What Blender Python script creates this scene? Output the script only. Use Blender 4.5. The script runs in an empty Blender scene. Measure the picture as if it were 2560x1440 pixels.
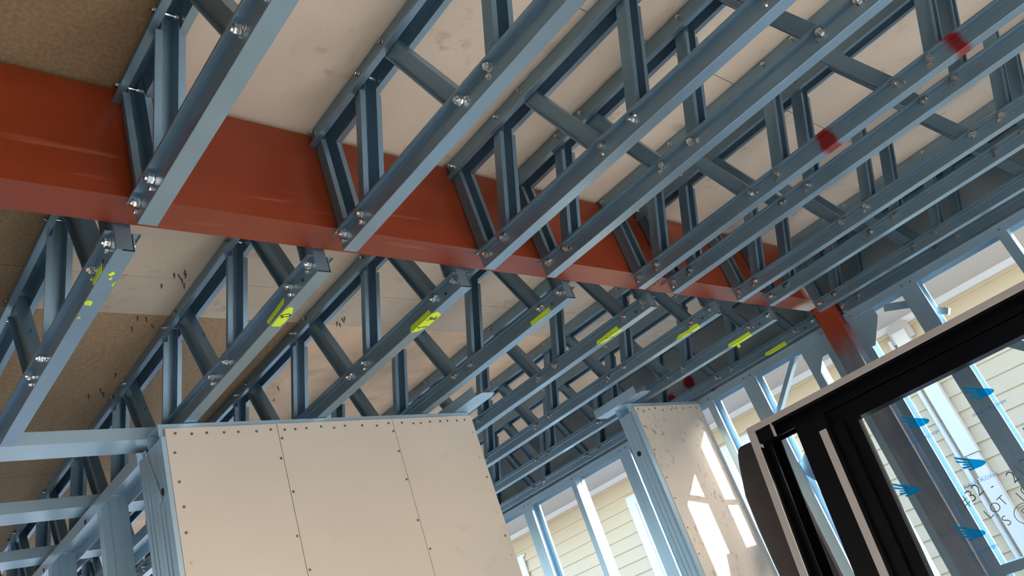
import bpy, math, random
from mathutils import Matrix, Vector
random.seed(7)
S = bpy.context.scene
COL = S.collection
H = 1.425                                   # eye height above the slab; z values below are relative to the eye

# ------------------------------------------------------------------ camera
R = [[0.6195965206985192, 0.7170039800287267, -0.319382911504756],
     [-0.5273060663520306, 0.07882157859366723, -0.846011507685534],
     [-0.5814193528999851, 0.692598333358497, 0.42691812412029884]]
cam_d = bpy.data.cameras.new('camera'); cam = bpy.data.objects.new('camera', cam_d); COL.objects.link(cam)
m = Matrix.Identity(4)
for i in range(3):
    m[i][0] = R[0][i]; m[i][1] = -R[1][i]; m[i][2] = -R[2][i]
m[2][3] = H
cam.matrix_world = m
cam_d.sensor_width = 36.0; cam_d.lens = 1980.37 / 2560 * 36.0; cam_d.clip_start = .02; cam_d.clip_end = 200
S.camera = cam

# ------------------------------------------------------------------ sky, sun, exposure
SUN = Vector((1.11, 1.0, .853)).normalized()
w = bpy.data.worlds.new('sky'); S.world = w; w.use_nodes = True
nt = w.node_tree; nt.nodes.clear()
sk = nt.nodes.new('ShaderNodeTexSky'); sk.sky_type = 'NISHITA'; sk.sun_disc = False
sk.sun_elevation = math.asin(SUN.z); sk.sun_rotation = math.atan2(SUN.x, SUN.y)
sk.air_density = 1.0; sk.dust_density = 2.5; sk.ozone_density = 1.0
bg = nt.nodes.new('ShaderNodeBackground'); bg.inputs[1].default_value = .26
out = nt.nodes.new('ShaderNodeOutputWorld')
nt.links.new(sk.outputs[0], bg.inputs[0]); nt.links.new(bg.outputs[0], out.inputs[0])
sd = bpy.data.lights.new('sun', 'SUN'); sd.energy = 5.5; sd.angle = math.radians(.53); sd.color = (1, .965, .92)
sun = bpy.data.objects.new('sun', sd); COL.objects.link(sun)
sun.rotation_euler = SUN.to_track_quat('Z', 'Y').to_euler()
S.view_settings.view_transform = 'Standard'; S.view_settings.look = 'None'
S.view_settings.gamma = 1.0; S.view_settings.use_curve_mapping = False
S.view_settings.exposure = 2.15

# ------------------------------------------------------------------ materials
def node_mat(name, base, rough=.5, metal=0., var=.12, scale=8., base2=None, bump=0., bscale=60., spec=.5, stretch=None):
    mt = bpy.data.materials.new(name); mt.use_nodes = True
    n = mt.node_tree.nodes; l = mt.node_tree.links
    b = n['Principled BSDF']; b.inputs['Roughness'].default_value = rough; b.inputs['Metallic'].default_value = metal
    b.inputs['Specular IOR Level'].default_value = spec
    g = n.new('ShaderNodeNewGeometry'); src = g.outputs['Position']
    if stretch:
        mp = n.new('ShaderNodeMapping'); mp.inputs['Scale'].default_value = stretch
        l.new(src, mp.inputs[0]); src = mp.outputs[0]
    nz = n.new('ShaderNodeTexNoise'); nz.inputs['Scale'].default_value = scale; nz.inputs['Detail'].default_value = 5
    l.new(src, nz.inputs['Vector'])
    r = n.new('ShaderNodeValToRGB'); c2 = base2 or tuple(max(0, c * (1 - var * 2)) for c in base)
    r.color_ramp.elements[0].position = .3; r.color_ramp.elements[1].position = .7
    r.color_ramp.elements[0].color = (*c2, 1); r.color_ramp.elements[1].color = (*base, 1)
    l.new(nz.outputs['Fac'], r.inputs[0]); l.new(r.outputs[0], b.inputs['Base Color'])
    if bump:
        n2 = n.new('ShaderNodeTexNoise'); n2.inputs['Scale'].default_value = bscale; n2.inputs['Detail'].default_value = 3
        l.new(src, n2.inputs['Vector'])
        bp = n.new('ShaderNodeBump'); bp.inputs['Strength'].default_value = bump; bp.inputs['Distance'].default_value = .004
        l.new(n2.outputs['Fac'], bp.inputs['Height']); l.new(bp.outputs[0], b.inputs['Normal'])
    return mt

def overlay(mt, colour, mask_fn):
    """mix a paint / stain colour over the base colour where mask_fn(nodes, links, position) is 1"""
    n = mt.node_tree.nodes; l = mt.node_tree.links; b = n['Principled BSDF']
    prev = b.inputs['Base Color'].links[0].from_socket
    g = n.new('ShaderNodeNewGeometry')
    f = mask_fn(n, l, g.outputs['Position'])
    mx = n.new('ShaderNodeMix'); mx.data_type = 'RGBA'
    l.new(f, mx.inputs[0]); l.new(prev, mx.inputs[6]); mx.inputs[7].default_value = (*colour, 1)
    l.new(mx.outputs[2], b.inputs['Base Color'])

def math_node(n, l, op, a, b=None, c=None):
    x = n.new('ShaderNodeMath'); x.operation = op; x.use_clamp = False
    for i, v in enumerate((a, b, c)):
        if v is None: continue
        if isinstance(v, (int, float)): x.inputs[i].default_value = v
        else: l.new(v, x.inputs[i])
    return x.outputs[0]

def smooth(n, l, v, lo, hi):
    x = n.new('ShaderNodeMapRange'); x.interpolation_type = 'SMOOTHSTEP'
    l.new(v, x.inputs[0]); x.inputs[1].default_value = lo; x.inputs[2].default_value = hi
    return x.outputs[0]

def axis(n, l, pos, i):
    s = n.new('ShaderNodeSeparateXYZ'); l.new(pos, s.inputs[0]); return s.outputs[i]

def noise(n, l, pos, scale, detail=3):
    z = n.new('ShaderNodeTexNoise'); z.inputs['Scale'].default_value = scale; z.inputs['Detail'].default_value = detail
    l.new(pos, z.inputs['Vector']); return z.outputs['Fac']

STEEL = dict(base=(.27, .395, .485), rough=.37, metal=.8, var=.07, scale=6, bump=.03, bscale=45)
M = {}
M['steel'] = node_mat('blue_coated_steel', **STEEL)
M['web'] = node_mat('blue_coated_web_steel', (.215, .33, .42), .42, .75, .07, 7, bump=.03)
M['frame'] = node_mat('pale_blue_frame_steel', (.40, .57, .69), .34, .4, .06, 5, stretch=(1, 1, .2), bump=.02)
M['zinc'] = node_mat('zinc_bolt', (.75, .75, .74), .18, 1., .1, 40)
M['rim'] = node_mat('grey_rim_sheet', (.42, .48, .49), .5, .3, .12, 3)
M['dim_wall'] = node_mat('dark_added_wall', (.13, .155, .18), .7, 0, .1, 2)  # for the added left wall, dark to dim the truss sides
M['red'] = node_mat('red_oxide_primer', (.20, .029, .006), .36, 0, .13, 3, stretch=(5, .5, 3), bump=.06, bscale=120)
M['raw'] = node_mat('raw_steel', (.31, .34, .39), .45, .6, .12, 6, stretch=(6, 6, .8))
M['beige'] = node_mat('beige_floor_sheet', (.60, .52, .425), .75, 0, .1, 2.2, bump=.05)
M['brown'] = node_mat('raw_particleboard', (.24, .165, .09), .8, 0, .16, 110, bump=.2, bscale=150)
M['brown2'] = node_mat('lit_particleboard', (.43, .30, .175), .8, 0, .16, 90, bump=.2, bscale=150)  # paler copy of the particleboard, stronger light put into its colour
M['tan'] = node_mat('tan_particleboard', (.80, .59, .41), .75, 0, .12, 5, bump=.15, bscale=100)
M['board'] = node_mat('wall_board', (.575, .53, .46), .7, 0, .05, 1.6)
M['screw'] = node_mat('dull_screw', (.20, .155, .115), .5, .5)
M['pscrew'] = node_mat('pale_screw', (.55, .48, .40), .5, .3)
M['siding'] = node_mat('cream_siding', (.64, .535, .365), .55, 0, .03, .8)
M['soffit'] = node_mat('grey_soffit', (.56, .535, .51), .7, 0, .03, .6)
M['white'] = node_mat('white_paint', (.74, .75, .74), .4, 0, .03, 2)
M['pane'] = node_mat('white_curtain_pane', (.78, .82, .84), .3, 0, .08, 3)
M['roof'] = node_mat('grey_roof', (.3, .29, .28), .6)
M['black'] = node_mat('black_powdercoat', (.0035, .0037, .005), .3, .0, .1, 20, spec=.22)
M['taupe'] = node_mat('taupe_film', (.52, .455, .415), .55, 0, .05, 6)
M['slab'] = node_mat('dark_foam_slab', (.055, .045, .042), .7, 0, .1, 10)
M['floor'] = node_mat('concrete_slab', (.58, .575, .565), .7, 0, .08, 1.2, bump=.05)
M['ground'] = node_mat('sandy_ground', (.43, .41, .385), .9, 0, .15, .5)
M['neon'] = node_mat('neon_yellow_tape', (.62, .85, .03), .5, 0, .05, 30)
M['ink'] = node_mat('black_ink', (.02, .02, .02), .6)
M['chalk'] = node_mat('dark_pencil', (.16, .04, .025), .8)
M['logo'] = node_mat('blue_film_print', (.0, .27, .62), .4, 0, .02, 4)
M['pen'] = node_mat('grey_marker', (.12, .13, .12), .6)
M['dark'] = node_mat('hole_dark', (.01, .012, .015), .9)
g = bpy.data.materials.new('clear_glass'); g.use_nodes = True; M['glass'] = g
n = g.node_tree.nodes; l = g.node_tree.links; n.clear()
tr = n.new('ShaderNodeBsdfTransparent'); tr.inputs[0].default_value = (.93, .95, .965, 1)
gl = n.new('ShaderNodeBsdfGlossy'); gl.inputs['Roughness'].default_value = .03
fr = n.new('ShaderNodeFresnel'); fr.inputs[0].default_value = 1.45
mx = n.new('ShaderNodeMixShader'); oo = n.new('ShaderNodeOutputMaterial')
l.new(fr.outputs[0], mx.inputs[0]); l.new(tr.outputs[0], mx.inputs[1]); l.new(gl.outputs[0], mx.inputs[2]); l.new(mx.outputs[0], oo.inputs[0])
# logo film lets light through
lg = M['logo'].node_tree; n = lg.nodes; l = lg.links
tb = n.new('ShaderNodeBsdfTransparent'); tb.inputs[0].default_value = (.0, .42, .85, 1)
tl = n.new('ShaderNodeBsdfTranslucent'); tl.inputs[0].default_value = (0, .5, .95, 1)
ms = n.new('ShaderNodeMixShader'); ms.inputs[0].default_value = .45; ms2 = n.new('ShaderNodeMixShader'); ms2.inputs[0].default_value = .35
o_ = n['Material Output']; l.new(tb.outputs[0], ms.inputs[1]); l.new(tl.outputs[0], ms.inputs[2])
l.new(ms.outputs[0], ms2.inputs[1]); l.new(n['Principled BSDF'].outputs[0], ms2.inputs[2]); l.new(ms2.outputs[0], o_.inputs[0])

# red spray bands across one bottom chord
M['steel_red'] = node_mat('blue_steel_red_spray', **STEEL)
def red_bands(n, l, pos):
    x = axis(n, l, pos, 0); nz = noise(n, l, pos, 18)
    x = math_node(n, l, 'ADD', x, math_node(n, l, 'MULTIPLY', math_node(n, l, 'SUBTRACT', nz, .5), .05))
    f = None
    for c in (-.529, -.144):
        d = math_node(n, l, 'ABSOLUTE', math_node(n, l, 'SUBTRACT', x, c))
        g_ = math_node(n, l, 'SUBTRACT', 1, smooth(n, l, d, .008, .03))
        f = g_ if f is None else math_node(n, l, 'MAXIMUM', f, g_)
    return math_node(n, l, 'MULTIPLY', f, .93)
overlay(M['steel_red'], (.36, .02, .02), red_bands)
# red spray on far web members, beam end and post
M['red_mark'] = node_mat('red_spray', (.36, .02, .03), .6)
def beam_end(n, l, pos):
    y = axis(n, l, pos, 1); nz = noise(n, l, pos, 12)
    return smooth(n, l, math_node(n, l, 'ADD', y, math_node(n, l, 'MULTIPLY', nz, .12)), 3.50, 3.60)
overlay(M['red'], (.62, .56, .50), beam_end)
def scuffs(n, l, pos):
    mp = n.new('ShaderNodeMapping'); mp.inputs['Scale'].default_value = (30, 2.5, 30); l.new(pos, mp.inputs[0])
    return math_node(n, l, 'MULTIPLY', smooth(n, l, noise(n, l, mp.outputs[0], 1.0, 6), .64, .72), .25)
overlay(M['red'], (.42, .16, .10), scuffs)
def post_paint(n, l, pos):
    z = axis(n, l, pos, 2); nz = noise(n, l, pos, 14)
    return smooth(n, l, math_node(n, l, 'ADD', z, math_node(n, l, 'MULTIPLY', nz, .10)), H + .80, H + .97)
overlay(M['raw'], (.42, .075, .03), post_paint)
# dirt on sheets and boards
def dirt(scale, lo, hi, amt):
    def f(n, l, pos):
        a = smooth(n, l, noise(n, l, pos, scale, 8), lo, hi); b = smooth(n, l, noise(n, l, pos, scale * .23, 2), .45, .65)
        return math_node(n, l, 'MULTIPLY', math_node(n, l, 'MULTIPLY', a, b), amt)
    return f
overlay(M['beige'], (.26, .21, .16), dirt(26, .52, .70, .45))
overlay(M['tan'], (.30, .20, .12), dirt(9, .50, .70, .4))
overlay(M['board'], (.42, .36, .29), dirt(14, .56, .72, .35))
M['dirty_board'] = node_mat('scuffed_partition_board', (.64, .58, .50), .7, 0, .05, 2)
def muck(n, l, pos):
    mp = n.new('ShaderNodeMapping'); mp.inputs['Scale'].default_value = (1, 1.5, 1); mp.inputs['Rotation'].default_value = (.6, 0, 0); l.new(pos, mp.inputs[0])
    a = smooth(n, l, noise(n, l, mp.outputs[0], 34, 4), .53, .70)
    b = smooth(n, l, noise(n, l, pos, 9, 1), .46, .60)
    z = axis(n, l, pos, 2)
    return math_node(n, l, 'MULTIPLY', math_node(n, l, 'MULTIPLY', a, b), .75)
overlay(M['dirty_board'], (.30, .235, .165), muck)

# ------------------------------------------------------------------ mesh helpers
class MB:
    def __init__(s): s.v = []; s.f = []
    def box(s, x0, x1, y0, y1, z0, z1):
        k = len(s.v)
        s.v += [(x, y, z) for x in (x0, x1) for y in (y0, y1) for z in (z0, z1)]
        s.f += [tuple(k + i for i in q) for q in ((0, 1, 3, 2), (4, 6, 7, 5), (0, 4, 5, 1), (2, 3, 7, 6), (0, 2, 6, 4), (1, 5, 7, 3))]
        return s
    def prism(s, poly, a0, a1, ax=0):
        """closed 2-D polygon extruded along axis ax; polygon coords are the other two axes in xyz order"""
        k = len(s.v); n = len(poly)
        for a in (a0, a1):
            for p in poly:
                c = list(p); c.insert(ax, a); s.v.append(tuple(c))
        s.f += [(k + i, k + (i + 1) % n, k + n + (i + 1) % n, k + n + i) for i in range(n)]
        s.f += [tuple(range(k, k + n)), tuple(range(k + n, k + 2 * n))]
        return s
    def sheet(s, line, t, a0, a1, ax=0):
        """thin folded sheet: open polyline with thickness t, extruded along ax (quad caps)"""
        n = len(line); off = []
        for i in range(n):
            ns = []
            for j in (i - 1, i):
                if 0 <= j < n - 1:
                    dx = line[j + 1][0] - line[j][0]; dy = line[j + 1][1] - line[j][1]; d = math.hypot(dx, dy)
                    ns.append((-dy / d, dx / d))
            if len(ns) == 1: o = ns[0]
            else:
                c = 1 + ns[0][0] * ns[1][0] + ns[0][1] * ns[1][1]
                o = ((ns[0][0] + ns[1][0]) / c, (ns[0][1] + ns[1][1]) / c)
            off.append((line[i][0] + o[0] * t, line[i][1] + o[1] * t))
        k = len(s.v)
        for a in (a0, a1):
            for p in list(line) + off:
                c = list(p); c.insert(ax, a); s.v.append(tuple(c))
        N = 2 * n
        for i in range(n - 1):
            s.f += [(k + i, k + i + 1, k + N + i + 1, k + N + i), (k + n + i + 1, k + n + i, k + N + n + i, k + N + n + i + 1)]
            s.f += [(k + i, k + n + i, k + n + i + 1, k + i + 1), (k + N + i, k + N + i + 1, k + N + n + i + 1, k + N + n + i)]
        for i in (0, n - 1):
            s.f.append((k + i, k + N + i, k + N + n + i, k + n + i))
        return s
    def hexa(s, c8):
        k = len(s.v); s.v += [tuple(c) for c in c8]
        s.f += [tuple(k + i for i in q) for q in ((0, 1, 3, 2), (4, 6, 7, 5), (0, 4, 5, 1), (2, 3, 7, 6), (0, 2, 6, 4), (1, 5, 7, 3))]
        return s
    def cyl(s, p, r, a0, a1, n=8, ax=1, r2=None, ph=0):
        r2 = r if r2 is None else r2; k = len(s.v)
        for a, rr in ((a0, r), (a1, r2)):
            for i in range(n):
                t = 2 * math.pi * i / n + ph; c = [p[0] + rr * math.cos(t), p[1] + rr * math.sin(t)]; c.insert(ax, a); s.v.append(tuple(c))
        s.f += [(k + i, k + (i + 1) % n, k + n + (i + 1) % n, k + n + i) for i in range(n)] + [tuple(range(k, k + n)), tuple(range(k + n, k + 2 * n))]
        return s
    def xf(s, mat, k=0):
        for i in range(k, len(s.v)): s.v[i] = tuple(mat @ Vector(s.v[i]))
        return s
    def mesh(s, name, mat):
        import bmesh
        me = bpy.data.meshes.new(name); me.from_pydata(s.v, [], s.f); me.materials.append(M[mat])
        bm = bmesh.new(); bm.from_mesh(me); bmesh.ops.recalc_face_normals(bm, faces=bm.faces); bm.to_mesh(me); bm.free()
        return me

def tag(o, label, cat=None, group=None, kind=None):
    if label: o['label'] = label
    if cat: o['category'] = cat
    if group: o['group'] = group
    if kind: o['kind'] = kind
    return o
def empty(name, loc):
    o = bpy.data.objects.new(name, None); o.empty_display_size = .1; COL.objects.link(o); o.location = loc; return o
def put(name, me, parent=None, loc=(0, 0, 0), rot=None):
    o = bpy.data.objects.new(name, me); COL.objects.link(o); o.location = loc
    if rot: o.rotation_euler = rot
    if parent: o.parent = parent
    return o
def part(name, mb, mat, parent):
    """mesh given in eye-relative world coordinates, stored relative to its parent's origin"""
    L = parent.location
    mb.v = [(x - L[0], y - L[1], z + H - L[2]) for x, y, z in mb.v]
    return put(name, mb.mesh(name, mat), parent)
def solo(name, mb, mat, origin):
    o = put(name, None, None, (origin[0], origin[1], origin[2] + H)) if False else None
    mb.v = [(x - origin[0], y - origin[1], z - origin[2]) for x, y, z in mb.v]
    return put(name, mb.mesh(name, mat), None, (origin[0], origin[1], origin[2] + H))

def text_mesh(s, size, mat, mirror=False, weight=0.0, depth=.0003):
    c = bpy.data.curves.new('t', 'FONT'); c.body = s; c.size = size; c.align_x = 'CENTER'; c.align_y = 'CENTER'; c.extrude = depth; c.offset = weight; c.resolution_u = 3
    o = bpy.data.objects.new('t', c); COL.objects.link(o)
    me = bpy.data.meshes.new_from_object(o.evaluated_get(bpy.context.evaluated_depsgraph_get()))
    bpy.data.objects.remove(o); bpy.data.curves.remove(c)
    if mirror:
        for v in me.vertices: v.co.x = -v.co.x
    me.materials.clear(); me.materials.append(M[mat]); me.name = 'writing'
    return me
def frame_matrix(o, ux, uy):
    ux = Vector(ux).normalized(); uy = Vector(uy); uy = (uy - ux * uy.dot(ux)).normalized(); uz = ux.cross(uy)
    m = Matrix.Identity(4)
    for i in range(3): m[i][0] = ux[i]; m[i][1] = uy[i]; m[i][2] = uz[i]; m[i][3] = o[i]
    return m

# ------------------------------------------------------------------ ground, slab, ceiling
o = solo('ground', MB().box(-40, 40, -40, 40, -H - .3, -H - .16), 'ground', (0, 0, -H - .3)); tag(o, 'pale sandy ground around the building site', None, kind='structure')
o = solo('added_wall_back', MB().box(-8, 3.2, -4.1, -4.0, -H, 1.36), 'dim_wall', (0, -4, -H)); tag(o, 'dark unseen wall added to cut side light, left of the view', None, kind='structure')  # unseen wall added to block side light from the left
o = solo('added_wall_front', MB().box(3.2, 3.3, -4.1, -.6, -H, 1.36).box(3.2, 3.3, 3.0, 3.95, -H, 1.36).box(3.2, 3.3, -.6, 3.0, .8, 1.36), 'board', (3.25, 0, -H)); tag(o, 'unseen end wall added to limit light, wide gap for fill, behind the camera', None, kind='structure')  # unseen wall added to cut light from behind; opening lets fill in
o = solo('floor', MB().box(-8, 3.2, -4, 3.95, -H - .16, -H), 'floor', (0, 0, -H - .16)); tag(o, 'grey concrete floor slab of the unfinished building', None, kind='structure')

ZC = 1.366
ce = empty('ceiling', (0, 0, H + ZC)); tag(ce, 'underside of beige and brown floor sheets above the trusses', None, kind='structure')
xs = [3.2, .66, -.67, -2.004, -2.216, -3.52, -4.85, -8]
ys = [-4, -1.2, .553, 1.4615, 2.36, 3.27, 3.86]
for i in range(len(xs) - 1):
    for j in range(len(ys) - 1):
        x1, x0 = xs[i], xs[i + 1]; y0, y1 = ys[j], ys[j + 1]
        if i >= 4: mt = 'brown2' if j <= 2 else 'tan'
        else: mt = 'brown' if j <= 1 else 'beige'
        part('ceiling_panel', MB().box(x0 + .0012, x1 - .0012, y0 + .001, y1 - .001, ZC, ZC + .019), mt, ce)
part('ceiling_backing', MB().box(-8, 3.2, -4, 3.86, ZC + .0195, ZC + .03), 'brown', ce)
tip = MB().cyl((0, 0), .0026, 0, -.012, 6, 2).cyl((0, 0), .0026, -.012, -.022, 6, 2, .0004).mesh('screw_tip', 'screw')
for x, y in [(-1.974, .909), (-1.978, .924), (-1.996, .94), (-1.952, .934), (-1.968, .943), (-2.037, .896), (-2.02, .957), (-2.228, .89), (-2.291, .892),
             (-2.23, .915), (-2.273, .946), (-2.169, 1.598), (-2.204, 1.609), (-2.154, 1.601), (-2.193, 1.591), (-2.727, 1.61), (-1.831, 2.94),
             (-2.613, .944), (-2.73, .927), (-2.776, .903), (-2.762, .947)]:
    put('screw_tip', tip, ce, (x, y, 0), (random.uniform(-.3, .3), random.uniform(-.3, .3), 0))

# ------------------------------------------------------------------ red steel beam and post
ZB = 1.0627
bm_ = empty('steel_beam', (-1.321, 1.3, H + ZB)); tag(bm_, 'long red oxide primed steel channel beam crossing the ceiling', 'beam')
t = .010
part('beam_web', MB().box(-1.2955, -1.2855, -3.5, 3.63, ZB, 1.352), 'red', bm_)
part('bottom_flange', MB().box(-1.373, -1.2956, -3.5, 3.63, ZB, ZB + .015), 'red', bm_)
part('top_flange', MB().box(-1.373, -1.2956, -3.5, 3.63, 1.337, 1.352), 'red', bm_)
me = text_mesh('A S', .05, 'chalk', weight=-.0004)
q = put('pencil_mark', me, bm_); q.matrix_local = frame_matrix((-1.318 + 1.321, 2.355 - 1.3, -.0006), (-.15, -1, 0), (-1, .15, 0)) 
po = empty('steel_post', (-1.322, 3.7, 0)); tag(po, 'square steel post under the red beam, red paint at its top', 'post')
part('shaft', MB().box(-1.369, -1.275, 3.655, 3.745, -H, 1.045), 'raw', po)
part('cap_plate', MB().box(-1.372, -1.272, 3.64, 3.75, 1.046, 1.0605), 'raw', po)

# ------------------------------------------------------------------ floor trusses (all members are folded top-hat sections)
TT = .0013; CW = .040; CH = .0465; LIP = .0142; TH = ZC - .9985 - .0005; TCH = .053
nut = MB().cyl((0, 0), .0125, 0, -.0016, 14).cyl((0, 0), .0105, -.0016, -.0115, 6, ph=.3).cyl((0, 0), .0058, -.0115, -.0165, 8)
nut.cyl((0, 0), .0105, CW, CW + .008, 6).cyl((0, 0), .0045, -.001, CW + .001, 6); nut_me = nut.mesh('bolt', 'zinc')
scr = MB().cyl((0, 0), .0068, 0, -.0012, 10).cyl((0, 0), .0046, -.0012, -.0065, 6); scr_me = scr.mesh('screw', 'zinc')

def hat(w, h, lip, ret=.004):
    c = .0012; e = .0005
    return [(-lip, h - ret), (-lip, h), (0, h), (0, h - .011), (e, h - .013), (e, .002), (e + c * .3, c * .4), (e + c, 0),
            (w - e - c, 0), (w - e - c * .3, c * .4), (w - e, .002), (w - e, h - .013), (w, h - .011), (w, h), (w + lip, h), (w + lip, h - ret)]
def web_mesh(xb, zb, xt, zt, open_x, mat, d=.040):
    """hat member between two chord points in the local x-z plane, opening towards +x or -x"""
    w0 = .0335; y0 = (CW - w0) / 2
    L = math.hypot(xt - xb, zt - zb); ux = (xt - xb) / L; uz = (zt - zb) / L
    mb = MB()
    # local frame: a along the member (from the bottom), p in the (y, depth) plane
    mb.sheet([(0, d), (0, 0), (w0, 0), (w0, d)], TT, 0, L, 0)
    f0 = (CH - zb) / uz + .012; f1 = (TH - TCH - zb) / uz - .010
    mb.sheet([(0, d), (-.0125, d), (-.0125, d - .004)], TT, f0, f1, 0)
    mb.sheet([(w0, d), (w0 + .0125, d), (w0 + .0125, d - .004)], -TT, f0, f1, 0)
    nx, nz = (uz, -ux) if open_x > 0 else (-uz, ux)
    mb.v = [(xb + ux * a + nx * (q_ - d / 2), y0 + p_, zb + uz * a + nz * (q_ - d / 2)) for a, p_, q_ in mb.v]
    return mb.mesh('web', mat)
_cache = {}
def web(key, *a):
    if key not in _cache: _cache[key] = web_mesh(*a)
    return _cache[key]

def truss(y, x_end, sgn, period, first_b, first_t, npan, label, group, red=False, tape=None, marks=()):
    """sgn=+1: runs towards +x from the beam; -1: runs away. first_b/first_t = distances of first pair centres from x_end"""
    t_ = empty('floor_truss', (x_end, y, H + .9985)); tag(t_, label, 'roof truss' if False else 'truss', group)
    L = first_t + npan * period if npan > 2 else .960
    lo, hi = sorted((0, sgn * L))
    key = (sgn, npan, red)
    if ('b', key) not in _cache:
        _cache['b', key] = MB().sheet(hat(CW, CH, LIP), TT, lo, hi, 0).mesh('bottom_chord', 'steel_red' if red else 'steel')
        _cache['t', key] = MB().sheet([(a, TH - b) for a, b in hat(CW, TCH, LIP)], -TT, lo if npan > 2 else -1.5, hi, 0).mesh('top_chord', 'steel')
    put('bottom_chord', _cache['b', key], t_); put('top_chord', _cache['t', key], t_)
    zb, zt = .016, TH - .016; BZ = .033; TZ = TH - .018
    s = sgn
    bolts = []
    # end post
    put('web', web(('e', s), s * .0235, .006, s * .0235, TH - .006, s if s > 0 else -1, 'web', .044), t_)
    bolts += [(s * .023, BZ), (s * .016, TZ)]
    e2 = .101 if s > 0 else .124
    # bottom end -> first top node, then zig-zag
    bn = [e2 + 0] + [first_b + period * k for k in range(npan)]
    for k in range(npan):
        tc = first_t + period * k; bc = first_b + period * k
        b0 = (e2 if k == 0 else first_b + period * (k - 1) + .049); t0 = tc - .053
        t1 = tc + .053; b1 = bc - .049
        put('web', web(('u', s, k), s * b0, zb, s * t0, zt, 1 if s > 0 else -1, 'web'), t_)
        if b1 > L: b1, t1 = None, t1
        if b1: put('web', web(('d', s, k), s * b1, zb, s * t1, zt, -1 if s > 0 else 1, 'web'), t_)
        bolts += [(s * b0, BZ), (s * (b1 or b0), BZ), (s * t0, TZ), (s * t1, TZ)]
    for i, (x, z) in enumerate(bolts):
        X = x_end + x
        if X < -4.4 or X > 1.0: continue
        bo = put('bolt', nut_me, t_, (x, 0, z), (0, random.uniform(0, 1), 0))
        if z > .1: bo.scale = (.58, .85, .58)
        else: bo.scale = (.88, 1, .88)
        if z > .1: continue
        dx, dz = ((.012, .008), (-.014, -.007), (.018, -.006), (-.010, -.012))[(i * 7 + int(y * 10)) % 4]
        put('screw', scr_me, t_, (x + (dx if z < .1 else dx * .8), 0, z + dz - (.004 if z < .1 else 0)), (0, random.uniform(0, 1), 0))
    if s < 0:
        put('bolt_hole', MB().cyl((0, 0), .0042, 0, -.0004, 10).mesh('bolt_hole', 'dark'), t_, (-.068, 0, .018))
    return t_

YA = [.535, .9997, 1.4478, 1.6977, 2.1451, 2.3428, 2.7892, 3.0401, 3.4906]
ordn = ['first', 'second', 'third', 'fourth', 'fifth', 'sixth', 'seventh', 'eighth', 'ninth']
gA = 'floor trusses on the near side of the red beam'; gB = 'floor trusses on the far side of the red beam'
labA = ['first blue steel floor truss from the left in front of the red beam',
        'second blue steel truss from the left in front of the red beam',
        'third blue steel truss from the left in front of the red beam',
        'fourth blue steel truss from the left in front of the red beam',
        'blue steel truss whose bottom chord has two red spray-paint bands',
        'blue steel truss just right of the one with red spray bands',
        'seventh blue steel truss from the left in front of the red beam',
        'eighth blue steel truss from the left in front of the red beam',
        'ninth blue steel truss from the left, above the post and window wall']
TA = [truss(y, -1.2845, 1, .487, .541, .287, 6, labA[i], gA, red=(i == 4)) for i, y in enumerate(YA)]
truss(3.705, -1.262, 1, .487, .541, .287, 6, 'blue steel edge truss on top of the window wall, right of the post', gA)
YB = [.5243, .9821, 1.4384, 1.8855, 2.3341, 2.7762, 3.2385, 3.6743]
labB = ['blue steel truss behind the red beam at far left with scraps of torn yellow tape',
        'blue steel truss behind the red beam with torn yellow tape marked C5',
        'blue steel truss behind the red beam with folded yellow tape marked F6',
        'blue steel truss behind the red beam with a plain narrow yellow tape strip',
        'fifth blue steel truss from the left behind the red beam, with pale yellow tape',
        'sixth blue steel truss from the left behind the red beam, with ragged yellow tape',
        'seventh blue steel truss from the left behind the red beam, tape hanging loose',
        'blue steel truss behind the red beam lying on the window wall plate']
TB = [truss(y, -1.3796, -1, .502, .565, .326, 2 if i == 0 else 9, labB[i], gB) for i, y in enumerate(YB)]

# yellow tape on the far trusses: thin pieces on the chord's side (y=0) and bottom (z=0)
def tape(tr, polys_side, polys_bottom):
    for poly in polys_side:     # (x, z)
        put('yellow_tape', MB().prism(poly, -.0002, -.0010, 1).mesh('yellow_tape', 'neon'), tr)
    for poly in polys_bottom:   # (x, y)
        put('yellow_tape', MB().prism(poly, -.0002, -.0010, 2).mesh('yellow_tape', 'neon'), tr)
tape(TB[0], [[(-.075, .017), (-.082, .001), (-.135, .001), (-.140, .014), (-.12, .013), (-.10, .018)]],
     [[(-.075, .019), (-.088, .013), (-.093, .021), (-.082, .026)], [(-.094, .024), (-.105, .018), (-.108, .026)], [(-.20, -.0), (-.212, .003), (-.214, .016), (-.197, .016), (-.193, .006)],
      [(-.105, .036), (-.135, .036), (-.125, .032)], [(-.262, .005), (-.272, .004), (-.268, .012)]])
tape(TB[1], [[(-.165, .027), (-.172, .012), (-.262, .004), (-.268, .016), (-.23, .021), (-.20, .024)]],
     [[(-.165, .010), (-.180, .004), (-.205, .003), (-.262, .006), (-.262, .030), (-.235, .034), (-.19, .030), (-.168, .022)]])
tape(TB[2], [[(-.155, .016), (-.250, .016), (-.262, .001), (-.150, .001)]],
     [[(-.150, .0), (-.135, .012), (-.150, .037), (-.215, .037), (-.25, .022), (-.262, 0)]])
tape(TB[3], [[(-.085, .016), (-.18, .015), (-.182, .001), (-.082, .001)]], [[(-.10, .001), (-.16, .001), (-.15, .006)]])
tape(TB[4], [[(-.17, .017), (-.28, .013), (-.285, .001), (-.165, .001)]], [[(-.165, 0), (-.165, .02), (-.255, .02), (-.285, 0)]])
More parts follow.
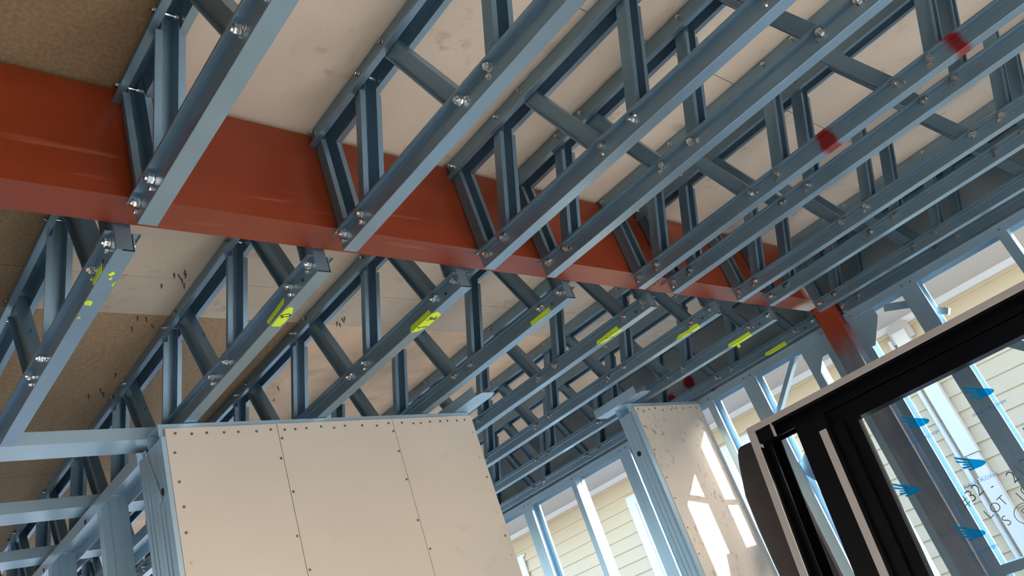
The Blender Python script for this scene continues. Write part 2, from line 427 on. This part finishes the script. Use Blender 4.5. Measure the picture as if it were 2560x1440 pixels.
tape(TB[5], [[(-.10, .012), (-.12, .016), (-.15, .010), (-.20, .014), (-.225, .001), (-.095, .001)]], [[(-.095, 0), (-.11, .028), (-.16, .018), (-.225, 0)]])
tape(TB[6], [[(-.13, .014), (-.25, .014), (-.255, .001), (-.128, .001)]], [[(-.13, 0), (-.14, .032), (-.24, .030), (-.255, 0)]])
put('yellow_tape', MB().box(-.222, -.212, .014, .026, -.018, -.001).mesh('yellow_tape', 'neon'), TB[6])
tape(TB[7], [[(-.19, .014), (-.31, .012), (-.315, .001), (-.188, .001)]], [[(-.19, 0), (-.20, .034), (-.30, .030), (-.315, 0)]])
def mark(tr, txt, size, o_, ux, uy, wgt=0, mat='ink'):
    q_ = put('handwriting', text_mesh(txt, size, mat, weight=wgt), tr); q_.matrix_local = frame_matrix(o_, ux, uy)
mark(TB[1], 'C5', .024, (-.205, .018, -.0016), (-.5, -1, 0), (-1, .5, 0), .0004)
mark(TB[2], "F6'", .026, (-.172, .018, -.0016), (-.35, -1, 0), (-1, .35, 0), .0004)
mark(TB[2], 'nom 20', .010, (-.225, .018, -.0016), (-.35, -1, 0), (-1, .35, 0), .0002)
mark(TB[4], '0211 1b', .012, (-.225, .010, -.0016), (-.35, -1, 0), (-1, .35, 0))
mark(TB[5], 'E1', .018, (-.15, .012, -.0016), (-.35, -1, 0), (-1, .35, 0))
for tr, tx, P in ((TB[0], 'S', (-1.98, .0, 1.154)), (TB[1], 'b', (-2.002, 0, 1.176)), (TB[1], 'S', (-2.497, 0, 1.176)), (TB[2], '9', (-2.483, 0, 1.189)), (TB[1], '3', (-3.001, 0, 1.175))):
    mark(tr, tx, .030, (P[0] + 1.3796, -.0006, P[2] - .9985), (-.3, 0, -1), (1, 0, -.3), -.0006)

# ------------------------------------------------------------------ right wall: light steel frame open to the neighbour
WY0, WY1 = 3.70, 3.79
wr = empty('wall_right', (0, WY0, 0)); tag(wr, 'pale blue light-steel stud wall open to the outside', None, kind='structure')
ZT = .985
def track(y0, y1, z0, z1, x0, x1, up=False, t=.0016):
    a, b = (z0, z1) if not up else (z1, z0)
    return MB().sheet([(y0, a), (y0, b), (y1, b), (y1, a)], -t if not up else t, x0, x1, 0)
def ytrack(x0, x1, z0, z1, y0, y1, up=False, t=.0016):
    a, b = (z0, z1) if not up else (z1, z0)
    return MB().sheet([(x0, a), (x0, b), (x1, b), (x1, a)], -t if not up else t, y0, y1, 1)
part('top_plate', track(WY0, WY1, ZT - .040, ZT, -7, -1.376), 'frame', wr)
part('top_plate', track(WY0, WY1, ZT - .040, ZT, -1.268, 3.0), 'frame', wr)
for a, b in ((-7, -1.376), (-1.268, 3.0)):
    part('bottom_plate', track(WY0, WY1, -H + .002, -H + .04, a, b, up=True), 'frame', wr)
    part('plate_bead', MB().box(a, b, WY0 - .003, WY0 + .001, ZT - .004, ZT), 'frame', wr)
def stud(x0, opening, y0=WY0, y1=WY1, z0=-H + .004, z1=ZT - .003, fl=.040, par=None, mat='frame'):
    """lipped C stud, web on one x side, flanges on the y faces; opening = +1/-1"""
    xw, xo = (x0, x0 + fl) if opening > 0 else (x0 + fl, x0)
    s_ = 1 if opening > 0 else -1; ye, yf = y0 + .0015, y1 - .0015; ym = (ye + yf) / 2
    pl = [(xo, ye + .012), (xo, ye), (xw, ye), (xw, ym - .016), (xw + s_ * .004, ym - .010), (xw + s_ * .004, ym + .010), (xw, ym + .016), (xw, yf), (xo, yf), (xo, yf - .012)]
    return part('stud', MB().sheet(pl, -.0014 * s_, z0, z1, 2), mat, par or wr)
def dstud(xc): stud(xc - .0402, -1); stud(xc + .0002, 1)
stud(-4.02, 1)
dstud(-3.645); stud(-3.222, -1); dstud(-2.757); stud(-2.128, 1); dstud(-1.85); stud(-1.535, -1); stud(-1.420, 1)
stud(-1.262, 1); dstud(-.955); stud(-.55, -1); stud(-.10, -1); dstud(.35); stud(.80, -1); stud(1.25, -1); dstud(1.7); stud(2.15, -1); stud(-4.5, -1); dstud(-4.95); stud(-5.5, -1)
def brace(x0, z0, x1, z1, wd, y=3.745, t=.03, nm='brace', mat='frame'):
    dx, dz = x1 - x0, z1 - z0; L = math.hypot(dx, dz); px, pz = -dz / L * wd / 2, dx / L * wd / 2
    poly = [(x0 - px, z0 - pz), (x1 - px, z1 - pz), (x1 + px, z1 + pz), (x0 + px, z0 + pz)]
    return part(nm, MB().prism(poly, y - t / 2, y + t / 2, 1), mat, wr)
brace(-2.088, .482, -1.892, .652, .022, t=.02)
brace(-1.808, .730, -1.585, .945, .022, t=.035)
brace(-2.088, .19, -1.892, .34, .13, t=.02); brace(-1.808, .40, -1.70, .485, .13, t=.02)  # wide plates added to shade the bottom of the partition's sun patches
brace(-1.10, .925, -1.0, .885, .035, t=.03, nm='gusset'); brace(-.912, .80, -.875, .775, .03, t=.03, nm='gusset'); brace(-.912, .722, -.56, .36, .042, t=.03)
part('gusset', MB().prism([(-1.262, .94), (-1.13, .94), (-1.13, .90), (-1.205, .79), (-1.262, .79)], 3.6975, 3.6992, 1), 'frame', wr)
part('gusset', MB().prism([(-1.535, .94), (-1.38, .94), (-1.38, .86), (-1.45, .86), (-1.495, .80), (-1.535, .89)], 3.6975, 3.6992, 1), 'frame', wr)
part('sill_nogging', track(WY0, WY1, -.25, -.21, -1.2215, -.996, up=True), 'frame', wr)
part('sill_nogging', track(WY0, WY1, -.25, -.21, -.913, -.552, up=True), 'frame', wr)
riv = MB().cyl((0, 0), .0045, 0, -.0022, 8).mesh('rivet', 'zinc')
for x in (-3.665, -3.62, -3.20, -2.78, -2.735, -2.108, -1.87, -1.83, -1.40, -1.24, -.975, -.935, -.53, -.08):
    put('rivet', riv, wr, (x, 0, H + ZT - .024))

def red_blots(n, l, pos):
    f = None
    for c, rad in (((-2.115, 3.81, 1.045), .035), ((-2.24, 3.81, 1.13), .045), ((-2.39, 3.81, 1.09), .05), ((-2.53, 3.81, 1.07), .04)):
        d = n.new('ShaderNodeVectorMath'); d.operation = 'DISTANCE'; l.new(pos, d.inputs[0]); d.inputs[1].default_value = (c[0], c[1], c[2] + H)
        dd = math_node(n, l, 'ADD', d.outputs['Value'], math_node(n, l, 'MULTIPLY', math_node(n, l, 'SUBTRACT', noise(n, l, pos, 30), .5), .04))
        g_ = math_node(n, l, 'SUBTRACT', 1, smooth(n, l, dd, rad * .6, rad)); f = g_ if f is None else math_node(n, l, 'MAXIMUM', f, g_)
    return f
overlay(M['rim'], (.35, .01, .03), red_blots)
rim = solo('trim_1', MB().box(-7, 3.0, 3.812, 3.824, .987, ZC - .001), 'rim', (0, 3.81, .987)); tag(rim, 'grey steel edge sheet closing the floor above the window wall', None, kind='structure')

# ------------------------------------------------------------------ middle wall with three boards
wm = empty('wall_middle', (-2.27, 1.5, 0)); tag(wm, 'steel framed wall lined with three beige boards', None, kind='structure')
XB = -2.222
hd = MB().cyl((0, 0), .0046, 0, .0012, 8, 0).mesh('board_screw', 'screw'); hp = MB().cyl((0, 0), .0046, 0, .0012, 8, 0).mesh('board_screw', 'pscrew')
def bscrew(par, x, y, z, pale=False):
    put('board_screw', hp if pale else hd, par, (x - par.location[0], y - par.location[1], z + H - par.location[2]))
for y0, y1 in ((.9205, 1.2785), (1.2805, 1.7375), (1.7395, 2.124)):
    part('wall_board', MB().box(XB - .010, XB, y0, y1, -H + .01, .978), 'board', wm)
part('top_plate', ytrack(XB - .101, XB - .0105, .955, .9965, .905, 2.124), 'frame', wm)
part('edge_lip', MB().box(XB - .0104, XB - .001, .906, .9195, -H, .954), 'frame', wm)
for y in (.948, .995, 1.045, 1.10, 1.15, 1.20, 1.255, 1.30, 1.345, 1.385, 1.435, 1.485, 1.54, 1.60, 1.665, 1.72, 1.775, 1.825, 1.87, 1.91, 1.955, 1.995, 2.045, 2.09):
    bscrew(wm, XB, y + random.uniform(-.006, .006), .958 + random.uniform(-.004, .004))
for k, z in enumerate((.90, .81, .735, .66, .575, .49, .40, .31, .2, .1)):
    bscrew(wm, XB, .942 + random.uniform(-.004, .004), z, k > 3)
    bscrew(wm, XB, 2.104 + random.uniform(-.004, .004), z + .02 * random.uniform(-1, 1), k % 3 != 2)
for y in (1.2705, 1.7305):
    for z in (.935, .855, .75, .60, .5, .36, .22): bscrew(wm, XB, y + random.choice((0, .018)), z + random.uniform(-.01, .01))
# end studs facing -y (web towards the camera) with ribs
def endstud(par, x0, x1, yw, z0, z1, fl=.04):
    m_ = (x0 + x1) / 2; d = (x1 - x0)
    pl = [(x0 + .012, yw + fl), (x0, yw + fl), (x0, yw), (m_ - d * .22, yw), (m_ - d * .18, yw + .0016), (m_ - d * .06, yw + .0016), (m_ - d * .02, yw),
          (m_ + d * .10, yw), (m_ + d * .14, yw + .0016), (m_ + d * .26, yw + .0016), (m_ + d * .30, yw), (x1, yw), (x1, yw + fl), (x1 - .012, yw + fl)]
    return part('stud', MB().sheet(pl, .0014, z0, z1, 2), 'frame', par)
endstud(wm, XB - .0995, XB - .0125, .9065, -H, .953); endstud(wm, XB - .188, XB - .1012, .9065, -H, .953)
endstud(wm, XB - .0995, XB - .0125, 1.26, -H, .953); endstud(wm, XB - .0995, XB - .0125, 1.72, -H, .953); endstud(wm, XB - .0995, XB - .0125, 2.08, -H, .953)
part('knockout_hole', MB().cyl((-2.262, .80), .011, .9058, .9063, 14, 1), 'dark', wm).scale = (1, 1, 1)
part('knockout_hole', MB().cyl((-2.262, .35), .011, .9058, .9063, 14, 1), 'dark', wm)
part('strap', MB().hexa([(-2.375, .9045, .965), (-2.375, .9058, .965), (-2.29, .9045, .77), (-2.29, .9058, .77), (-2.345, .9045, .965), (-2.345, .9058, .965), (-2.268, .9045, .785), (-2.268, .9058, .785)]), 'frame', wm)
put('rivet', riv, wm, (-2.345 + 2.27, .9045 - 1.5, H + .948)); put('rivet', riv, wm, (-2.279 + 2.27, .9045 - 1.5, H + .782))

# ------------------------------------------------------------------ left frame: plates along x, studs, trimmers along y
wl = empty('wall_left', (-3.2, .94, 0)); tag(wl, 'bare steel wall frame with plates and studs left of the boards', None, kind='structure')
part('top_plate', track(.902, .992, .943, .985, -5.6, -2.412), 'frame', wl)
part('top_plate', track(1.15, 1.24, .925, .965, -5.6, -2.36), 'frame', wl)
def xstud(x0, y0, z1):
    pl = [(x0 + .012, y0 + .002), (x0, y0 + .002), (x0 + 0, y0 + .002)]
    pl = [(x0, y0 + .014), (x0, y0 + .002), (x0 + .04, y0 + .002), (x0 + .04, y0 + .026), (x0 + .036, y0 + .032), (x0 + .036, y0 + .058), (x0 + .04, y0 + .064), (x0 + .04, y0 + .088), (x0, y0 + .088), (x0, y0 + .076)]
    part('stud', MB().sheet(pl, .0014, -H, z1, 2), 'frame', wl)
for x0 in (-2.81, -3.40, -4.0, -4.6, -5.2): xstud(x0, .902, .982)
for x0 in (-3.06, -3.66, -4.26): xstud(x0, 1.15, .962)
for k, (x0, x1) in enumerate(((-2.448, -2.342), (-3.005, -2.895), (-3.526, -3.422), (-4.08, -3.98))):
    part('trimmer', ytrack(x0, x1, .9985, 1.038, -2.5, 1.30 if k else 1.14, up=True), 'frame', wl)
part('trimmer', track(.44, .535, .957, .997, -4.1, -2.446, up=True), 'frame', wl)
for x in (-2.93, -3.45): part('knockout_hole', MB().cyl((x, .955), .009, .9012, .9017, 12, 1), 'dark', wl)

# ------------------------------------------------------------------ partition against the right wall
wp = empty('wall_partition', (-2.21, 3.4, 0)); tag(wp, 'short partition with a scuffed beige board meeting the window wall', None, kind='structure')
XP = -2.168
part('wall_board', MB().box(XP - .010, XP, 3.128, 3.697, -H + .01, .964), 'dirty_board', wp)
part('top_plate', ytrack(XP - .088, XP - .0105, .94, .984, 3.09, 3.697), 'frame', wp)
part('edge_lip', MB().box(XP - .0104, XP - .002, 3.094, 3.1275, -H, .939), 'frame', wp)
endstud(wp, XP - .0865, XP - .012, 3.0925, -H, .939); endstud(wp, XP - .0865, XP - .012, 3.65, -H, .939)
part('knockout_hole', MB().cyl((-2.222, .745), .0125, 3.0915, 3.092, 16, 1), 'dark', wp)
for y in (3.15, 3.19, 3.24, 3.29, 3.35, 3.42, 3.47, 3.53, 3.60, 3.65): bscrew(wp, XP, y, .945 + random.uniform(-.006, .006))
for z in (.86, .74, .60, .5, .36, .24, .1):
    bscrew(wp, XP, 3.145, z); bscrew(wp, XP, 3.678, z + .03, True)
for nm, y0, x1, lb in (('steel_track', 3.088, -2.10, 'short blue steel track lying on top of the scuffed partition'), ('steel_track', 2.052, -2.09, 'blue steel track lying across the right end of the beige wall')):
    tk = empty(nm, (-2.5, y0 + .045, H + .998)); tag(tk, lb, 'track', 'loose tracks on the wall tops')
    part('channel', track(y0, y0 + .09, .9985, 1.040, -2.9 if y0 < 3 else -2.38, x1, up=True), 'frame', tk)
    part('end_tab', MB().hexa([(x1, y0 + .002, .9987), (x1, y0 + .088, .9987), (x1, y0 + .002, 1.0002), (x1, y0 + .088, 1.0002), (x1 + .03, y0 + .012, .9987), (x1 + .03, y0 + .078, .9987), (x1 + .03, y0 + .012, 1.0002), (x1 + .03, y0 + .078, 1.0002)]), 'frame', tk)

# ------------------------------------------------------------------ leaning sliding door
TH_ = math.atan(.2)
Ft = Vector((-1.72, 3.211, .635)); vv = Vector((0, math.sin(TH_), math.cos(TH_)))
LEN = (.635 + H) / math.cos(TH_) - .022
Fo = Ft - vv * LEN
sd_ = empty('sliding_door', (Fo.x, Fo.y, Fo.z + H)); sd_.rotation_euler = (-TH_, 0, 0)
tag(sd_, 'black framed sliding glass door leaning in the lower right corner', 'door')
W = 1.80
def dpart(nm, mat, *boxes):
    mb = MB()
    for (u0, u1, n0, n1, v0, v1) in boxes: mb.box(u0, u1, n0, n1, LEN + v0, LEN + v1)
    return put(nm, mb.mesh(nm, mat), sd_)
B0 = -LEN
D = .105
dpart('front_strip', 'taupe', (0, W, -.003, .004, -.026, 0)); 
dpart('front_strip', 'taupe', (0, .032, -.003, .004, B0, -.0262))
dpart('front_strip', 'taupe', (W - .032, W, -.003, .004, B0, -.0262))
dpart('head', 'black', (.006, W - .006, .0042, D, -.022, -.004), (.034, W - .034, .046, .054, -.075, -.022), (.034, W - .034, D - .006, D, -.078, -.022), (.034, W - .034, .0042, .010, -.038, -.022))
dpart('jamb', 'black', (.006, .028, .0042, D, B0, -.0222), (.028, .062, .046, .054, B0, -.0762), (.028, .085, D - .008, D - .0005, B0, -.079))
dpart('jamb', 'black', (W - .028, W - .006, .0042, D, B0, -.0222), (W - .062, W - .028, .046, .054, B0, -.0762))
dpart('sill', 'black', (.03, W - .03, .0042, D, B0, B0 + .03))
dpart('corner_block', 'black', (.034, .112, .006, .044, -.085, -.024))
dpart('corner_clip', 'taupe', (.1125, .121, .002, .012, -.085, -.020)); dpart('corner_clip', 'taupe', (.0325, .0335, .002, .030, -.10, -.026))
sh = dpart('sash', 'black', (.205, .325, .058, .096, B0 + .032, -.080), (.325, .455, .056, .098, B0 + .032, -.080), (.455, W - .034, .056, .098, -.150, -.080), (.455, W - .034, .056, .098, B0 + .032, B0 + .15), (W - .15, W - .034, .056, .098, B0 + .15, -.150))
q = dpart('sash_strip', 'taupe', (.300, .331, .018, .0235, B0 + .06, -.148))
q = dpart('sash_stile', 'black', (.205, .299, .0235, .055, B0 + .06, -.082), (.299, .345, .0240, .055, B0 + .06, -.082), (.345, .40, .040, .055, B0 + .06, -.14))
q = dpart('rail_strip', 'taupe', (.80, W - .2, .0541, .0555, -.072, -.062)); 
gls = put('pane', MB().box(.45, W - .148, .074, .080, LEN + B0 + .148, LEN - .148).mesh('pane', 'glass'), sd_)
# printed film: winged logo and mirrored wordmark, repeated over the pane
def feather_mesh():
    mb = MB()
    body = [(-.006, .0115), (.012, .0005), (.030, -.008), (.044, -.0175), (.0465, -.025), (.040, -.030), (.026, -.0325), (.008, -.032), (-.004, -.027), (-.009, -.019), (-.009, -.003)]
    fe = [[(-.045, .034), (-.0435, .0245), (-.0075, .0015), (-.0055, .0105)], [(-.047, .020), (-.044, .0105), (-.0085, -.0065), (-.0085, -.0010)],
          [(-.032, .0005), (-.028, -.0075), (-.0085, -.0135), (-.0085, -.0085)], [(-.036, -.009), (-.032, -.0195), (-.0075, -.0205), (-.0085, -.0155)], [(-.021, -.0245), (-.015, -.0325), (.008, -.0325), (-.0035, -.0265)]]
    for p in [body] + fe:
        k = len(mb.v); mb.v += [(a, 0, b) for a, b in p]; mb.f.append(tuple(range(k, k + len(p))))
    import bmesh
    me = bpy.data.meshes.new('logo'); me.from_pydata(mb.v, [], mb.f); me.materials.append(M['logo']); return me
fm = feather_mesh(); wmsh = text_mesh('MERCURY GLASS', .0165, 'logo', mirror=True, depth=0)
GN = .0735
for r_ in range(6):
    vr = -.252 - .2135 * r_
    u0 = .902 if r_ % 2 == 0 else .762
    u0 -= .002 * r_
    for k in range(-3, 4):
        u = u0 + .25 * k
        if u < .445 or u > W - .15: continue
        put('logo', fm, sd_, (u, GN, LEN + vr))
        if u - .075 > .44 and u < W - .2: q = put('writing', wmsh, sd_, (u, GN, LEN + vr - .075), (math.pi / 2, 0, 0)) 
def hand(txt, size, u, v, rot):
    q_ = put('handwriting', text_mesh(txt, size, 'pen', weight=-.0007, depth=0), sd_, (u, GN - .0004, LEN + v), (math.pi / 2, -rot, 0))
hand('#32', .062, .705, -.578, .35); hand('-', .05, .785, -.57, .1); hand('2120', .062, .905, -.553, .35)
hand('LOT', .048, .765, -.640, .35); hand('10', .05, .862, -.632, .35); hand('S', .05, .775, -.692, .3); hand('F', .045, .842, -.690, .3)
ring = MB(); k = 20
for i in range(k):
    for rr in (.036, .0385): ring.v.append((rr * math.cos(i * 2 * math.pi / k), 0, rr * .9 * math.sin(i * 2 * math.pi / k)))
ring.f = [(2 * i, 2 * i + 1, (2 * i + 3) % (2 * k), (2 * i + 2) % (2 * k)) for i in range(k)]
put('handwriting', ring.mesh('ring', 'pen'), sd_, (.842, GN - .0004, LEN - .690))
hand('0280', .055, .575, -.60, -1.15)

# dark rounded slab standing behind the door's left jamb
pl = [(-1.965, -H), (-1.965, .10), (-1.962, .25), (-1.952, .40), (-1.915, .53), (-1.898, .575), (-1.885, .597), (-1.868, .607), (-1.835, .606), (-1.74, .60), (-1.70, .60), (-1.70, -H)]
o = solo('foam_slab', MB().prism(pl, 3.352, 3.386, 1), 'slab', (-1.8, 3.37, -H)); tag(o, 'dark charcoal slab with rounded corner behind the black door frame', 'panel')
bv = o.modifiers.new('bevel', 'BEVEL'); bv.width = .008; bv.segments = 2; bv.limit_method = 'ANGLE'

# ------------------------------------------------------------------ neighbouring house
NY = 8.0; ZS = 1.80; PI_ = .1488
hs = empty('house', (-3, NY, -.3 + 0)); tag(hs, 'neighbouring cream weatherboard house seen through the stud wall', 'house')
hs.location = (-3, NY, -.16)
zz = ZS - .02; k = 0
board = MB().prism([(0, 0), (.036, 0), (.036, .006), (.008, .020), (.004, PI_ + .012), (0, PI_ + .012)], 0, 1, 0)
x0b, x1b = -14, 5
bme = MB().prism([(.0, 0), (-.030, .004), (-.006, PI_ + .004), (0, PI_ + .004)], x0b + 3, x1b + 3, 0).mesh('siding_board', 'siding')
z = ZS - PI_ * .62
while z > -1.75:
    put('siding_board', bme, hs, (0, 0, z + H - hs.location.z)); z -= PI_
part('wall_core', MB().box(x0b, x1b, NY + .001, NY + .15, -1.9, ZS + .3), 'siding', hs)
part('quad_trim', MB().prism([(NY - .052, ZS - .052), (NY - .03, ZS - .058), (NY - .03, ZS), (NY - .075, ZS), (NY - .068, ZS - .025)], x0b, x1b, 0), 'white', hs)
part('soffit', MB().box(x0b, x1b, NY - 1.05, NY + .1, ZS, ZS + .012), 'soffit', hs)
part('fascia', MB().box(x0b, x1b, NY - 1.075, NY - 1.05, ZS - .02, ZS + .18), 'white', hs)
part('roof', MB().prism([(NY - 1.15, ZS + .18), (NY + 4, ZS + 2.3), (NY + 4, ZS + 2.36), (NY - 1.15, ZS + .24)], x0b, x1b, 0), 'roof', hs)
def nwin(x0, x1, z0, z1):
    wn = part('window', MB().box(x0, x1, NY - .055, NY - .031, z1 - .09, z1).box(x0, x1, NY - .055, NY - .031, z0, z0 + .09).box(x0, x0 + .10, NY - .055, NY - .031, z0 + .0905, z1 - .0905).box(x1 - .10, x1, NY - .055, NY - .031, z0 + .0905, z1 - .0905)
              .box((x0 + x1) / 2 - .03, (x0 + x1) / 2 + .03, NY - .05, NY - .031, z0 + .0905, z1 - .0905).box(x0 - .03, x1 + .03, NY - .04, NY - .030, z1 + .0005, z1 + .03).box(x0 - .03, x0 - .0005, NY - .045, NY - .030, z0, z1), 'white', hs)
    for a, b in ((x0 + .1, (x0 + x1) / 2 - .03), ((x0 + x1) / 2 + .03, x1 - .1)):
        q_ = put('pane', MB().box(a, b, NY - .044, NY - .036, z0 + .09, z1 - .09).mesh('pane', 'pane'), wn)
        q_.data.transform(Matrix.Translation((-hs.location[0], -hs.location[1], H - hs.location[2])))
nwin(-6.15, -3.95, .0, 1.50); nwin(-10.0, -8.20, .0, 1.48)
# pipe duct cover with elbow cap, conduit beside it
dc = part('duct_cover', MB().box(-2.40, -2.27, NY - .11, NY - .031, .455, 1.70), 'white', hs)
part('duct_cover', MB().box(-2.385, -2.285, NY - .09, NY - .031, .25, .45), 'white', hs); part('duct_cover', MB().box(-2.40, -2.27, NY - .11, NY - .031, -1.6, .248), 'white', hs)
arch = [(-2.43, 1.60), (-2.43, 1.74), (-2.41, 1.775), (-2.375, 1.79), (-2.27, 1.79), (-2.235, 1.775), (-2.22, 1.74), (-2.22, 1.60)]
part('duct_cap', MB().prism(arch, NY - .085, NY - .031, 1), 'soffit', hs)
part('conduit', MB().cyl((-2.46, NY - .055), .022, -1.6, 1.66, 10, 2), 'white', hs)

# smooth shading only where it helps: none; everything here is folded sheet and board
